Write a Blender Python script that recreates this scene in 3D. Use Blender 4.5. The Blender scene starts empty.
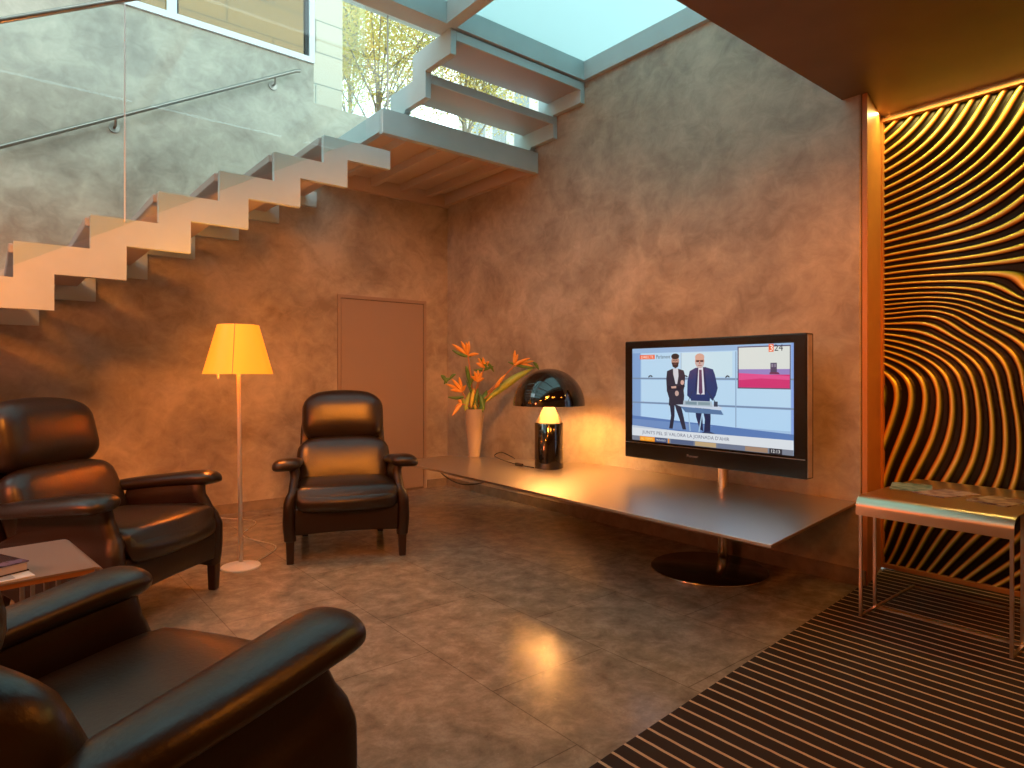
import bpy, bmesh, math, random
from mathutils import Vector, Matrix
random.seed(7)
S = bpy.context.scene
COL = S.collection
PI = math.pi
YAW = math.radians(39.2)
HC = 1.1
FPX = 640.0
HOR = 374.0
RX, RY = math.cos(YAW), -math.sin(YAW)
FX, FY = math.sin(YAW), math.cos(YAW)

def at(px, py, t):
    """world point at distance t (metres along the view axis) for a spot of the photograph"""
    a = (px-512)/FPX; b = (HOR-py)/FPX
    return Vector(((a*RX+FX)*t, (a*RY+FY)*t, HC+b*t))

# ------------------------------------------------------------------ helpers
def tag(o, label=None, cat=None, group=None, kind=None):
    if label: o['label'] = label
    if cat: o['category'] = cat
    if group: o['group'] = group
    if kind: o['kind'] = kind
    return o

def empty(name, loc=(0, 0, 0), rz=0.0):
    o = bpy.data.objects.new(name, None); COL.objects.link(o)
    o.location = loc; o.rotation_euler = (0, 0, rz); o.empty_display_size = .1
    return o

def thing(name, label, cat, loc=(0, 0, 0), rz=0.0, group=None):
    return tag(empty(name, loc, rz), label, cat, group)

class MB:
    def __init__(s): s.v = []; s.f = []; s.m = []; s.cur = 0
    def add(s, vs, fs):
        o = len(s.v); s.v += [tuple(v) for v in vs]
        for f in fs: s.f.append(tuple(i+o for i in f)); s.m.append(s.cur)
        return s
    def box(s, x0, x1, y0, y1, z0, z1):
        vs = [(x, y, z) for z in (z0, z1) for y in (y0, y1) for x in (x0, x1)]
        return s.add(vs, [(0, 2, 3, 1), (4, 5, 7, 6), (0, 1, 5, 4), (2, 6, 7, 3), (0, 4, 6, 2), (1, 3, 7, 5)])
    def obox(s, c, ax, ay, az):
        c = Vector(c); ax = Vector(ax); ay = Vector(ay); az = Vector(az)
        vs = [c+ax*i+ay*j+az*k for k in (-1, 1) for j in (-1, 1) for i in (-1, 1)]
        return s.add(vs, [(0, 2, 3, 1), (4, 5, 7, 6), (0, 1, 5, 4), (2, 6, 7, 3), (0, 4, 6, 2), (1, 3, 7, 5)])
    def prism(s, pts, fn0, fn1):
        """pts 2-D polygon, fn0/fn1 map (a,b) to the two end faces"""
        n = len(pts)
        vs = [fn0(a, b) for a, b in pts]+[fn1(a, b) for a, b in pts]
        fs = [tuple(range(n-1, -1, -1)), tuple(range(n, 2*n))]
        fs += [(i, (i+1) % n, n+(i+1) % n, n+i) for i in range(n)]
        return s.add(vs, fs)
    def rings(s, rs, cap=True, closed=True):
        n = len(rs[0]); vs = [p for r in rs for p in r]; fs = []
        for k in range(len(rs)-1):
            for i in range(n if closed else n-1):
                j = (i+1) % n
                fs.append((k*n+i, k*n+j, (k+1)*n+j, (k+1)*n+i))
        if cap:
            fs.append(tuple(range(n-1, -1, -1))); fs.append(tuple((len(rs)-1)*n+i for i in range(n)))
        return s.add(vs, fs)
    def tube(s, path, r, n=10, r1=None, flat=None):
        path = [Vector(p) for p in path]; rs = []; up = None
        for i, p in enumerate(path):
            a = path[max(i-1, 0)]; b = path[min(i+1, len(path)-1)]
            t = (b-a).normalized()
            if up is None:
                up = Vector((0, 0, 1)) if abs(t.z) < .9 else Vector((1, 0, 0))
            u = (up-t*up.dot(t)).normalized(); w = t.cross(u); up = u
            rr = r if r1 is None else r+(r1-r)*i/(len(path)-1)
            if callable(r): rr = r(i/(len(path)-1))
            ru, rw = (rr, rr) if flat is None else (rr*flat[0], rr*flat[1])
            rs.append([p+u*ru*math.cos(2*PI*k/n)+w*rw*math.sin(2*PI*k/n) for k in range(n)])
        return s.rings(rs)
    def lathe(s, prof, c=(0, 0, 0), n=40, cap=True):
        rs = [[(c[0]+r*math.cos(2*PI*k/n), c[1]+r*math.sin(2*PI*k/n), c[2]+z) for k in range(n)] for r, z in prof]
        return s.rings(rs, cap)
    def quad(s, a, b, c, d): return s.add([a, b, c, d], [(0, 1, 2, 3)])
    def build(s, name, mats, parent=None, smooth=False, bevel=0, auto=None, sub=0, seg=2):
        me = bpy.data.meshes.new(name); me.from_pydata(s.v, [], s.f)
        if not isinstance(mats, (list, tuple)): mats = [mats]
        for m in mats: me.materials.append(m)
        for p, k in zip(me.polygons, s.m): p.material_index = k
        bm = bmesh.new(); bm.from_mesh(me); bmesh.ops.recalc_face_normals(bm, faces=bm.faces)
        bm.to_mesh(me); bm.free()
        if smooth:
            for p in me.polygons: p.use_smooth = True
        if auto is not None:
            for p in me.polygons: p.use_smooth = True
            me.set_sharp_from_angle(angle=math.radians(auto))
        o = bpy.data.objects.new(name, me); COL.objects.link(o)
        if parent: o.parent = parent
        if bevel:
            b = o.modifiers.new('bevel', 'BEVEL'); b.width = bevel; b.segments = seg; b.limit_method = 'ANGLE'; b.angle_limit = math.radians(40)
        if sub:
            b = o.modifiers.new('sub', 'SUBSURF'); b.levels = sub; b.render_levels = sub
        return o

def catmull(pts, n=8):
    pts = [Vector(p) for p in pts]; out = []
    for i in range(len(pts)-1):
        p0 = pts[max(i-1, 0)]; p1 = pts[i]; p2 = pts[i+1]; p3 = pts[min(i+2, len(pts)-1)]
        for k in range(n):
            t = k/n
            out.append(.5*((2*p1)+(p2-p0)*t+(2*p0-5*p1+4*p2-p3)*t*t+(3*p1-p0-3*p2+p3)*t**3))
    out.append(pts[-1]); return out

def interp(tab, x):
    if x <= tab[0][0]: return tab[0][1]
    for (a, fa), (b, fb) in zip(tab, tab[1:]):
        if x <= b:
            t = (x-a)/(b-a); t = t*t*(3-2*t)
            return fa+(fb-fa)*t
    return tab[-1][1]

def struct(o): o['kind'] = 'structure'; return o

# ------------------------------------------------------------------ materials
def mat(name, col=(.8, .8, .8), rough=.5, metal=0., spec=.5, emis=None, es=0., coat=0., crough=.1, noise=None, bump=None, sub=0):
    m = bpy.data.materials.new(name); m.use_nodes = True
    nt = m.node_tree; b = nt.nodes['Principled BSDF']
    b.inputs['Base Color'].default_value = (*col, 1); b.inputs['Roughness'].default_value = rough
    b.inputs['Metallic'].default_value = metal; b.inputs['Specular IOR Level'].default_value = spec
    b.inputs['Coat Weight'].default_value = coat; b.inputs['Coat Roughness'].default_value = crough
    if emis: b.inputs['Emission Color'].default_value = (*emis, 1); b.inputs['Emission Strength'].default_value = es
    tc = nt.nodes.new('ShaderNodeTexCoord')
    if noise:
        sc, c2, lo, hi = noise
        n = nt.nodes.new('ShaderNodeTexNoise'); n.inputs['Scale'].default_value = sc; n.inputs['Detail'].default_value = 6
        nt.links.new(tc.outputs['Object'], n.inputs['Vector'])
        r = nt.nodes.new('ShaderNodeValToRGB'); r.color_ramp.elements[0].position = lo; r.color_ramp.elements[1].position = hi
        r.color_ramp.elements[0].color = (*col, 1); r.color_ramp.elements[1].color = (*c2, 1)
        nt.links.new(n.outputs['Fac'], r.inputs['Fac']); nt.links.new(r.outputs['Color'], b.inputs['Base Color'])
    if bump:
        sc, st = bump
        n = nt.nodes.new('ShaderNodeTexNoise'); n.inputs['Scale'].default_value = sc; n.inputs['Detail'].default_value = 4
        nt.links.new(tc.outputs['Object'], n.inputs['Vector'])
        k = nt.nodes.new('ShaderNodeBump'); k.inputs['Strength'].default_value = st; k.inputs['Distance'].default_value = .01
        nt.links.new(n.outputs['Fac'], k.inputs['Height']); nt.links.new(k.outputs['Normal'], b.inputs['Normal'])
    return m

def nodes(m): return m.node_tree, m.node_tree.nodes['Principled BSDF']

def plaster():
    m = mat('polished_plaster', (.4, .33, .26), .42)
    nt, b = nodes(m); N = nt.nodes; L = nt.links
    tc = N.new('ShaderNodeTexCoord')
    n1 = N.new('ShaderNodeTexNoise'); n1.inputs['Scale'].default_value = 1.7; n1.inputs['Detail'].default_value = 9; n1.inputs['Roughness'].default_value = .62; n1.inputs['Distortion'].default_value = .4
    n2 = N.new('ShaderNodeTexNoise'); n2.inputs['Scale'].default_value = 8; n2.inputs['Detail'].default_value = 8; n2.inputs['Roughness'].default_value = .66; n2.inputs['Distortion'].default_value = .7
    mp = N.new('ShaderNodeMapping'); mp.inputs['Rotation'].default_value = (.5, .5, .6); mp.inputs['Scale'].default_value = (1, 1, 1.15)
    L.new(tc.outputs['Object'], mp.inputs['Vector'])
    L.new(mp.outputs['Vector'], n1.inputs['Vector']); L.new(mp.outputs['Vector'], n2.inputs['Vector'])
    mx = N.new('ShaderNodeMath'); mx.operation = 'ADD'
    h = N.new('ShaderNodeMath'); h.operation = 'MULTIPLY'; h.inputs[1].default_value = .55
    L.new(n2.outputs['Fac'], h.inputs[0]); L.new(n1.outputs['Fac'], mx.inputs[0]); L.new(h.outputs[0], mx.inputs[1])
    r = N.new('ShaderNodeValToRGB'); e = r.color_ramp.elements
    e[0].position = .58; e[0].color = (.27, .22, .17, 1); e[1].position = .98; e[1].color = (.55, .48, .375, 1)
    k = e.new(.76); k.color = (.395, .335, .258, 1)
    L.new(mx.outputs[0], r.inputs['Fac']); L.new(r.outputs['Color'], b.inputs['Base Color'])
    rr = N.new('ShaderNodeMapRange'); rr.inputs[1].default_value = .5; rr.inputs[2].default_value = 1.; rr.inputs[3].default_value = .34; rr.inputs[4].default_value = .55
    L.new(mx.outputs[0], rr.inputs[0]); L.new(rr.outputs[0], b.inputs['Roughness'])
    bp = N.new('ShaderNodeBump'); bp.inputs['Strength'].default_value = .35; bp.inputs['Distance'].default_value = .012
    L.new(mx.outputs[0], bp.inputs['Height']); L.new(bp.outputs['Normal'], b.inputs['Normal'])
    return m

def stone_floor():
    m = mat('brown_stone_floor', (.3, .25, .2), .2)
    nt, b = nodes(m); N = nt.nodes; L = nt.links
    tc = N.new('ShaderNodeTexCoord')
    br = N.new('ShaderNodeTexBrick'); br.offset = .5; br.inputs['Scale'].default_value = 1
    br.inputs['Brick Width'].default_value = .82; br.inputs['Row Height'].default_value = .55; br.inputs['Mortar Size'].default_value = .0022
    br.inputs['Color1'].default_value = (.9, .9, .9, 1); br.inputs['Color2'].default_value = (1, 1, 1, 1); br.inputs['Mortar'].default_value = (.55, .53, .5, 1)
    mp = N.new('ShaderNodeMapping'); mp.inputs['Rotation'].default_value = (0, 0, PI/2); mp.inputs['Location'].default_value = (.12, .30, 0)
    L.new(tc.outputs['Object'], mp.inputs['Vector']); L.new(mp.outputs['Vector'], br.inputs['Vector'])
    n1 = N.new('ShaderNodeTexNoise'); n1.inputs['Scale'].default_value = 9; n1.inputs['Detail'].default_value = 12; n1.inputs['Roughness'].default_value = .74; n1.inputs['Distortion'].default_value = .25
    L.new(tc.outputs['Object'], n1.inputs['Vector'])
    r = N.new('ShaderNodeValToRGB'); e = r.color_ramp.elements
    e[0].position = .33; e[0].color = (.19, .148, .105, 1); e[1].position = .69; e[1].color = (.45, .37, .28, 1)
    k = e.new(.5); k.color = (.30, .24, .175, 1)
    L.new(n1.outputs['Fac'], r.inputs['Fac'])
    v = N.new('ShaderNodeTexNoise'); v.inputs['Scale'].default_value = 38; v.inputs['Detail'].default_value = 3
    L.new(tc.outputs['Object'], v.inputs['Vector'])
    vr = N.new('ShaderNodeValToRGB'); vr.color_ramp.elements[0].position = .70; vr.color_ramp.elements[1].position = .78
    vr.color_ramp.elements[0].color = (0, 0, 0, 1); vr.color_ramp.elements[1].color = (.5, .5, .5, 1)
    L.new(v.outputs['Fac'], vr.inputs['Fac'])
    mxs = N.new('ShaderNodeMix'); mxs.data_type = 'RGBA'; mxs.inputs[7].default_value = (.5, .45, .38, 1)
    L.new(vr.outputs['Color'], mxs.inputs[0]); L.new(r.outputs['Color'], mxs.inputs[6])
    mu = N.new('ShaderNodeMix'); mu.data_type = 'RGBA'; mu.blend_type = 'MULTIPLY'; mu.inputs[0].default_value = 1
    L.new(mxs.outputs[2], mu.inputs[6]); L.new(br.outputs['Color'], mu.inputs[7]); L.new(mu.outputs[2], b.inputs['Base Color'])
    rr = N.new('ShaderNodeMapRange'); rr.inputs[1].default_value = .3; rr.inputs[2].default_value = .7; rr.inputs[3].default_value = .15; rr.inputs[4].default_value = .27
    L.new(n1.outputs['Fac'], rr.inputs[0]); L.new(rr.outputs[0], b.inputs['Roughness'])
    bp = N.new('ShaderNodeBump'); bp.inputs['Strength'].default_value = .12; bp.inputs['Distance'].default_value = .004
    L.new(n1.outputs['Fac'], bp.inputs['Height']); L.new(bp.outputs['Normal'], b.inputs['Normal'])
    return m

def stripes():
    m = mat('striped_mat', (.03, .014, .01), .8, spec=.2)
    nt, b = nodes(m); N = nt.nodes; L = nt.links
    tc = N.new('ShaderNodeTexCoord'); sp = N.new('ShaderNodeSeparateXYZ'); L.new(tc.outputs['Object'], sp.inputs[0])
    wn = N.new('ShaderNodeTexNoise'); wn.inputs['Scale'].default_value = 12; L.new(tc.outputs['Object'], wn.inputs['Vector'])
    w1 = N.new('ShaderNodeMath'); w1.operation = 'MULTIPLY'; w1.inputs[1].default_value = .006; L.new(wn.outputs['Fac'], w1.inputs[0])
    a0 = N.new('ShaderNodeMath'); a0.operation = 'ADD'; L.new(sp.outputs['X'], a0.inputs[0]); L.new(w1.outputs[0], a0.inputs[1])
    a = N.new('ShaderNodeMath'); a.operation = 'DIVIDE'; a.inputs[1].default_value = .0605; L.new(a0.outputs[0], a.inputs[0])
    f = N.new('ShaderNodeMath'); f.operation = 'FRACT'; L.new(a.outputs[0], f.inputs[0])
    g = N.new('ShaderNodeMath'); g.operation = 'LESS_THAN'; g.inputs[1].default_value = .17; L.new(f.outputs[0], g.inputs[0])
    mx = N.new('ShaderNodeMix'); mx.data_type = 'RGBA'; mx.inputs[6].default_value = (.032, .02, .016, 1); mx.inputs[7].default_value = (.52, .36, .23, 1)
    L.new(g.outputs[0], mx.inputs[0]); L.new(mx.outputs[2], b.inputs['Base Color'])
    return m

def glassy(name, tint=(1, 1, 1), refl=.07, frost=0.):
    m = bpy.data.materials.new(name); m.use_nodes = True; nt = m.node_tree; N = nt.nodes; L = nt.links
    for n in list(N): N.remove(n)
    o = N.new('ShaderNodeOutputMaterial'); mx = N.new('ShaderNodeMixShader'); t = N.new('ShaderNodeBsdfTransparent'); g = N.new('ShaderNodeBsdfGlossy')
    t.inputs[0].default_value = (*tint, 1); g.inputs['Roughness'].default_value = .02
    mx.inputs[0].default_value = refl
    src = t
    if frost:
        tr = N.new('ShaderNodeBsdfTranslucent'); tr.inputs[0].default_value = (*tint, 1)
        m2 = N.new('ShaderNodeMixShader'); m2.inputs[0].default_value = frost
        L.new(t.outputs[0], m2.inputs[1]); L.new(tr.outputs[0], m2.inputs[2]); src = m2
    L.new(src.outputs[0], mx.inputs[1]); L.new(g.outputs[0], mx.inputs[2]); L.new(mx.outputs[0], o.inputs[0])
    return m

def brushed(name, col, rough, scale=(1, 60, 60), amt=.12):
    m = mat(name, col, rough, 1.0)
    nt, b = nodes(m); N = nt.nodes; L = nt.links
    tc = N.new('ShaderNodeTexCoord'); mp = N.new('ShaderNodeMapping'); mp.inputs['Scale'].default_value = scale
    n = N.new('ShaderNodeTexNoise'); n.inputs['Scale'].default_value = 6; n.inputs['Detail'].default_value = 5
    L.new(tc.outputs['Object'], mp.inputs[0]); L.new(mp.outputs[0], n.inputs['Vector'])
    r = N.new('ShaderNodeMapRange'); r.inputs[3].default_value = rough-amt/2; r.inputs[4].default_value = rough+amt/2
    L.new(n.outputs['Fac'], r.inputs[0]); L.new(r.outputs[0], b.inputs['Roughness'])
    return m

M = {}
M['plaster'] = plaster()
M['floor'] = stone_floor()
M['mat'] = stripes()
M['ceil'] = mat('brown_wood_ceiling', (.17, .085, .035), .5, noise=(3, (.21, .11, .048), .3, .7))
M['skirt'] = mat('stone_skirting', (.30, .24, .18), .4, noise=(14, (.2, .16, .12), .35, .7))
M['steelp'] = mat('pale_painted_steel', (.47, .58, .60), .36, noise=(5, (.42, .53, .55), .3, .8))
M['tread'] = mat('grey_tread_board', (.42, .37, .35), .5)
M['soff'] = mat('landing_soffit', (.55, .45, .36), .55)
M['glass'] = glassy('clear_glass', (.95, .985, .98), .03)
M['frost'] = glassy('frosted_skylight_glass', (.50, .595, .59), .04, .9)
M['wframe'] = mat('white_window_frame', (.8, .82, .84), .4)
M['doorp'] = mat('taupe_painted_door', (.34, .26, .21), .5)
M['doorf'] = mat('dark_door_gap', (.16, .12, .09), .6)
M['jamb'] = mat('orange_lacquered_return', (.55, .22, .06), .4, noise=(9, (.5, .2, .055), .3, .7))
M['leather'] = mat('black_leather', (.016, .010, .008), .33, spec=.55, bump=(90, .10), noise=(6, (.024, .014, .010), .3, .7))
M['leather2'] = mat('dark_side_leather', (.022, .010, .007), .38, spec=.45, bump=(90, .08))
M['wood'] = mat('dark_wood', (.035, .014, .009), .3, spec=.5)
M['steel'] = brushed('brushed_steel', (.62, .58, .54), .3)
M['shelf'] = brushed('steel_shelf', (.66, .62, .57), .33, (60, 1, 1), .1)
M['chrome'] = mat('polished_steel', (.72, .66, .6), .16, 1.)
M['discm'] = mat('dark_glass_disc', (.03, .02, .016), .12, .3)
M['white'] = mat('white_enamel', (.75, .72, .68), .3)
M['alu'] = mat('lamp_aluminium', (.78, .72, .66), .35, .6)
M['blackgl'] = mat('black_gloss_lacquer', (.006, .005, .005), .06, spec=.8, coat=.6, crough=.03)
M['blackpl'] = mat('black_plastic', (.01, .009, .009), .18, spec=.6)
M['cable_w'] = mat('white_cable', (.6, .55, .48), .5)
M['cable_b'] = mat('black_cable', (.012, .01, .01), .5)
M['ceramic'] = mat('beige_ceramic', (.30, .235, .18), .42)
M['red'] = mat('red_plastic', (.5, .02, .02), .4)
M['rail'] = brushed('handrail_steel', (.34, .29, .25), .35)

# ------------------------------------------------------------------ room shell
XR, YB = 3.509, 5.321           # right wall plane, back wall plane
ZS = 3.32                       # underside of the skylight frame
YC = 1.527                      # edge of the lower brown ceiling
def sbox(name, m, *b):
    return struct(MB().box(*b).build(name, m))

fl = MB().box(-3.3, 4.3, -2.6, YB+.1, -.12, 0)
struct(fl.build('floor', M['floor']))
o = MB().prism([(.98, -2.2), (3.90, -2.2), (3.90, 1.46), (3.26, 1.405), (.98, 1.218)], lambda a, b: (a, b, .0004), lambda a, b: (a, b, .006)).build('striped_doormat', M['mat'])
tag(o, 'large dark brown entrance mat with thin tan stripes beside the stone floor', 'mat')

# back wall: full width up to 3.42 / 3.75 with the upper glazing above
back = MB()
back.box(-3.3, 2.148, YB, YB+.22, -.1, 3.75)
back.box(2.148, 4.3, YB, YB+.22, -.1, 2.72)
back.box(2.148, 3.56, YB, YB+.22, 2.72, 3.425)
struct(back.build('wall_back', M['plaster']))
right = MB()
right.prism([(1.43, 0), (YB, 0), (YB, 2.90), (4.12, 2.90), (4.12, 3.10), (3.82, 3.10), (3.82, ZS+.13), (1.43, ZS+.13)], lambda a, b: (XR, a, b), lambda a, b: (XR+.42, a+(.09 if a < 2 else 0), b))
struct(right.build('wall_right', M['plaster'], bevel=.012))
sbox('wall_left', M['plaster'], -3.4, -3.2, -2.6, YB+.2, -.1, 3.6)
sbox('wall_front', M['plaster'], -3.3, 4.4, -2.7, -2.5, -.1, 3.6)
sbox('wall_right_rear', M['plaster'], 4.05, 4.3, -2.6, 1.47, -.1, 2.9)
# orange lacquered return at the free end of the right wall
struct(MB().prism([(XR+.003, 1.402), (3.93, 1.493), (3.93, 1.518), (XR+.003, 1.427)], lambda a, b: (a, b, 0), lambda a, b: (a, b, 2.554)).build('trim_1', M['jamb']))
# lower ceiling slab
struct(MB().box(-3.3, 4.3, -2.6, YC, 2.555, 3.0).build('ceiling', M['ceil']))
struct(MB().box(-3.3, 4.3, YC-.06, YC, 3.0, ZS+.13).build('trim_2', M['plaster']))
# skirtings
struct(MB().box(-3.2, 2.34, YB-.014, YB, 0, .078).box(3.28, XR, YB-.014, YB, 0, .078).build('baseboard_back', M['skirt']))
struct(MB().box(XR-.014, XR, 1.407, YB-.014, 0, .082).build('baseboard_right', M['skirt']))

# door in the back wall
d = struct(empty('door_1', (2.81, YB, 0)))
MB().box(-.418, .418, -.012, .03, .02, 1.765).build('door_leaf', M['doorp'], d, bevel=.003)
MB().box(-.45, -.425, -.018, .03, 0, 1.80).box(.425, .45, -.018, .03, 0, 1.80).box(-.425, .425, -.018, .03, 1.772, 1.80).build('door_frame', M['doorp'], d)
MB().box(-.425, .425, -.004, .02, 0, 1.772).build('door_gap', M['doorf'], d)

# ------------------------------------------------------------------ skylight (glass floor of the street level)
sk = struct(empty('window_1', (0, 0, 0)))
YB0, YB1 = 3.40, 3.545
MB().box(-3.2, XR, YB0, YB1, ZS, ZS+.14).build('far_beam', M['steelp'], sk)
MB().box(XR-.035, XR, YC+.001, YB0, ZS, ZS+.14).build('wall_beam', M['steelp'], sk)
for x in (2.24, .95, -.35, -1.65):
    MB().box(x, x+.08, YC+.001, YB0, ZS, ZS+.14).build('cross_beam', M['steelp'], sk)
xs = [-3.2, -1.57, -.27, 1.03, 2.32, XR]
for a, b in zip([-3.2, -1.57, -.27, 1.03, 2.32], [-1.65, -.35, .95, 2.24, XR-.035]):
    MB().box(a-.02, b+.02, YC-.0, YB0+.02, ZS+.142, ZS+.16).build('glass_pane', M['frost'], sk)

M['tp'] = glassy('tinted_pane', (.68, .55, .30), .07)
MB().box(-3.3, 4.3, YB1-.02, YB+.3, 5.0, 5.02).build('added_dimming_roof', M['frost'], sk)  # unseen frosted roof added to dim the daylight on the upper back wall
# upper windows in the back wall -------------------------------------------------
w2 = struct(empty('window_2', (0, YB, 0)))
f = MB(); f.box(-1.5, 2.148, -.02, .06, 3.752, 3.80)
f.box(2.105, 2.148, -.019, .059, 3.8, 4.84); f.box(1.02, 1.085, -.019, .059, 3.80, 4.84); f.box(-.35, -.29, -.019, .059, 3.8, 4.84)
f.box(-1.5, 2.148, -.02, .06, 4.84, 4.9)
f.build('window_frame', M['wframe'], w2)
f = MB(); f.box(2.075, 2.105, .0, .045, 3.80, 4.84).box(1.085, 1.10, 0, .045, 3.8, 4.84)
f.build('dark_gasket', M['cable_b'], w2)
for a, b in ((-.29, 1.02), (1.1, 2.075)):
    MB().box(a, b, .015, .022, 3.80, 4.84).build('pane', M['tp'], w2)
w3 = struct(empty('window_3', (0, YB, 0)))
MB().box(2.16, 3.5, .03, .11, 4.46, 4.52).build('head_frame', M['wframe'], w3)
MB().box(2.885, 2.895, .06, .075, 3.425, 4.46).build('glass_joint', M['rail'], w3)
MB().box(2.16, 2.88, .06, .07, 3.43, 4.46).build('pane', M['glass'], w3)
MB().box(2.90, 3.52, .06, .07, 3.43, 4.46).build('pane', M['glass'], w3)
w4 = struct(empty('window_4', (XR, 0, 0)))
MB().box(.1, .11, 4.13, 5.37, 2.91, 4.46).box(.1, .11, 3.85, 4.13, 3.11, 4.46).build('pane', M['glass'], w4)
MB().box(.01, .14, 3.822, 3.85, 3.11, 4.46).build('window_frame', mat('dark_frame', (.12, .1, .09), .5), w4)

# ------------------------------------------------------------------ staircase
st = thing('staircase', 'pale steel open-riser staircase with sawtooth stringers rising along the back wall to a corner landing', 'staircase', (0, 0, 0))
RUN, RISE = .315, .1775
X0, ZT0 = .403, 1.928            # riser and tread height of step 0
XB0, ZB0 = .566, 1.602           # lower riser and the level left of it
def stringer_poly():
    top = []; bot = []
    for k in range(-10, 5):
        x = X0+RUN*k; z = ZT0+RISE*k
        if k == 4: x1 = 2.141
        else: x1 = x+RUN
        if z < .05: continue
        top += [(x, z), (x1, z)]
    for k in range(-10, 6):
        xr = XB0+RUN*k; xl = xr-RUN; z = ZB0+.182*k if k > -3 else ZB0+.182*-3+RISE*(k+3)
        if z < .0: continue
        if k == 5: xr = 2.141
        bot += [(xl, z), (xr, z)]
    x_end = 2.141
    zt = top[-1][1]
    return top, bot, zt
top, bot, zt = stringer_poly()
zl = 2.925
poly = bot[:-1]+[(2.141, bot[-1][1]), (2.141, top[-1][1])]+[p for p in reversed(top[:-1])]
x_first = min(p[0] for p in poly)
poly[0] = (top[0][0]-.0, bot[0][1])
for y0, y1 in ((3.955, 3.99), (5.24, 5.275)):
    MB().prism(poly, lambda a, b: (a, y0, b), lambda a, b: (a, y1, b)).build('stringer', M['steelp'], st)
for k in range(-9, 5):
    x = X0+RUN*k; z = ZT0+RISE*k
    MB().box(x-.02, x+RUN+.06, 3.991, 5.239, z-.055, z-.008).build('tread', M['tread'], st, bevel=.006)
# landing
LX0, LX1, LY0, LY1 = 2.085, XR-.004, 3.955, YB-.004
zb = 2.755
lf = MB()
lf.box(LX0, LX1, LY0, LY0+.05, zb, 2.925)          # front fascia
lf.box(LX0, LX0+.05, LY0+.05, LY1-.04, zb+.02, 2.925)
lf.build('landing_edge', M['steelp'], st, bevel=.003)
MB().box(LX0+.05, LX1, LY0+.05, LY1-.04, 2.865, 2.92).build('landing_deck', M['soff'], st)
rb = MB().box(LX0+.051, LX1, LY1-.04, LY1, 2.735, 2.92).box(LX1-.05, LX1, LY0+.05, LY1-.04, zb, 2.865)
rb.build('landing_rear_edge', M['soff'], st)
for x in (2.36, 2.66, 2.96, 3.24):
    MB().box(x, x+.05, LY0+.05, LY1-.04, 2.80, 2.864).build('joist', M['soff'], st)
# upper flight
tp = [(4.22, 2.926), (4.22, 3.145), (3.90, 3.145), (3.90, 3.319), (3.425, 3.319), (3.425, 3.155), (3.73, 3.155), (3.73, 2.975), (4.0, 2.975), (4.03, 2.926)]
for x0, x1 in ((2.285, 2.33), (XR-.045, XR-.001)):
    MB().prism(tp, lambda a, b: (x0, a, b), lambda a, b: (x1, a, b)).build('upper_stringer', M['steelp'], st, bevel=.003)
for y, z in ((3.74, 3.145), (3.435, 3.314)):
    MB().box(2.331, XR-.046, y, y+.36, z-.05, z-.006).build('tread', M['tread'], st)
    MB().box(2.331, XR-.046, y-.012, y, z-.062, z-.004).build('tread_nosing', M['steelp'], st)

# glass balustrade on the near stringer with its rail
gb = thing('glass_balustrade', 'clear glass balustrade with a slim steel rail standing on the near side of the stairs', 'balustrade', (0, 3.972, 0))
def pitch(x): return ZT0+(x-X0)*(RISE/RUN)
def gl(x0, x1):
    p = [(x0, pitch(x0)-.12), (x1, pitch(x1)-.12), (x1, pitch(x1)+1.06), (x0, pitch(x0)+1.06)]
    return MB().prism(p, lambda a, b: (a, -.032, b), lambda a, b: (a, -.020, b)).build('glass_panel', M['glass'], gb)
gl(-1.9, .552); gl(.560, 1.95)
MB().box(.5535, .5585, -.034, -.018, pitch(.55)-.1, pitch(.55)+1.06).build('clear_joint', M['white'], gb)
MB().tube([(x, -.026, pitch(x)+1.08) for x in (-2.0, .5, 1.95)], .014, 12).build('rail', M['rail'], gb, auto=60)

# wall handrail
hr = thing('wall_handrail', 'slim steel handrail on round brackets fixed to the grey wall above the stairs', 'handrail', (0, YB, 0))
def hz(x): return 2.554+(x-.05)*.553
MB().tube([(x, -.075, hz(x)) for x in (-1.5, .3, 1.96)]+[(2.0, -.075, hz(1.96)+.012)], .014, 12).build('rail', M['rail'], hr, auto=60)
for x in (-1.0, .685, 1.80):
    z = hz(x)-.055
    b = MB(); b.tube([(x, -.002, z), (x, -.014, z)], .034, 20); b.tube([(x, -.01, z), (x, -.06, z), (x, -.075, z+.045)], .009, 8)
    b.build('bracket', M['rail'], hr, auto=50)

# ------------------------------------------------------------------ steel wall shelf
sh = thing('wall_shelf', 'long low brushed steel shelf with pointed front corner projecting from the right wall', 'shelf', (3.0, 2.8, 0))
ZSH = .432
sp = [(2.366, 1.298), (XR-.002, 1.452), (XR-.002, 3.20), (3.30, 3.72), (2.92, 4.41), (2.42, 4.37)]
MB().prism(sp, lambda a, b: (a-3, b-2.8, ZSH-.014), lambda a, b: (a-3, b-2.8, ZSH)).build('shelf_plate', M['shelf'], sh, bevel=.002)
MB().box(XR-.05-3, XR-.0025-3, -1.2, .38, ZSH-.07, ZSH-.0145).build('wall_bracket', M['steel'], sh)

# ------------------------------------------------------------------ television
def flatmat(name, c, s=1.0):
    m = bpy.data.materials.new(name); m.use_nodes = True; nt = m.node_tree
    b = nt.nodes['Principled BSDF']; b.inputs['Base Color'].default_value = (.01, .01, .01, 1); b.inputs['Roughness'].default_value = .12
    b.inputs['Emission Color'].default_value = (*c, 1); b.inputs['Emission Strength'].default_value = s
    return m
def srgb(r, g, b):
    return tuple(((c/255)/12.92 if c/255 <= .04045 else ((c/255+.055)/1.055)**2.4) for c in (r, g, b))

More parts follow.
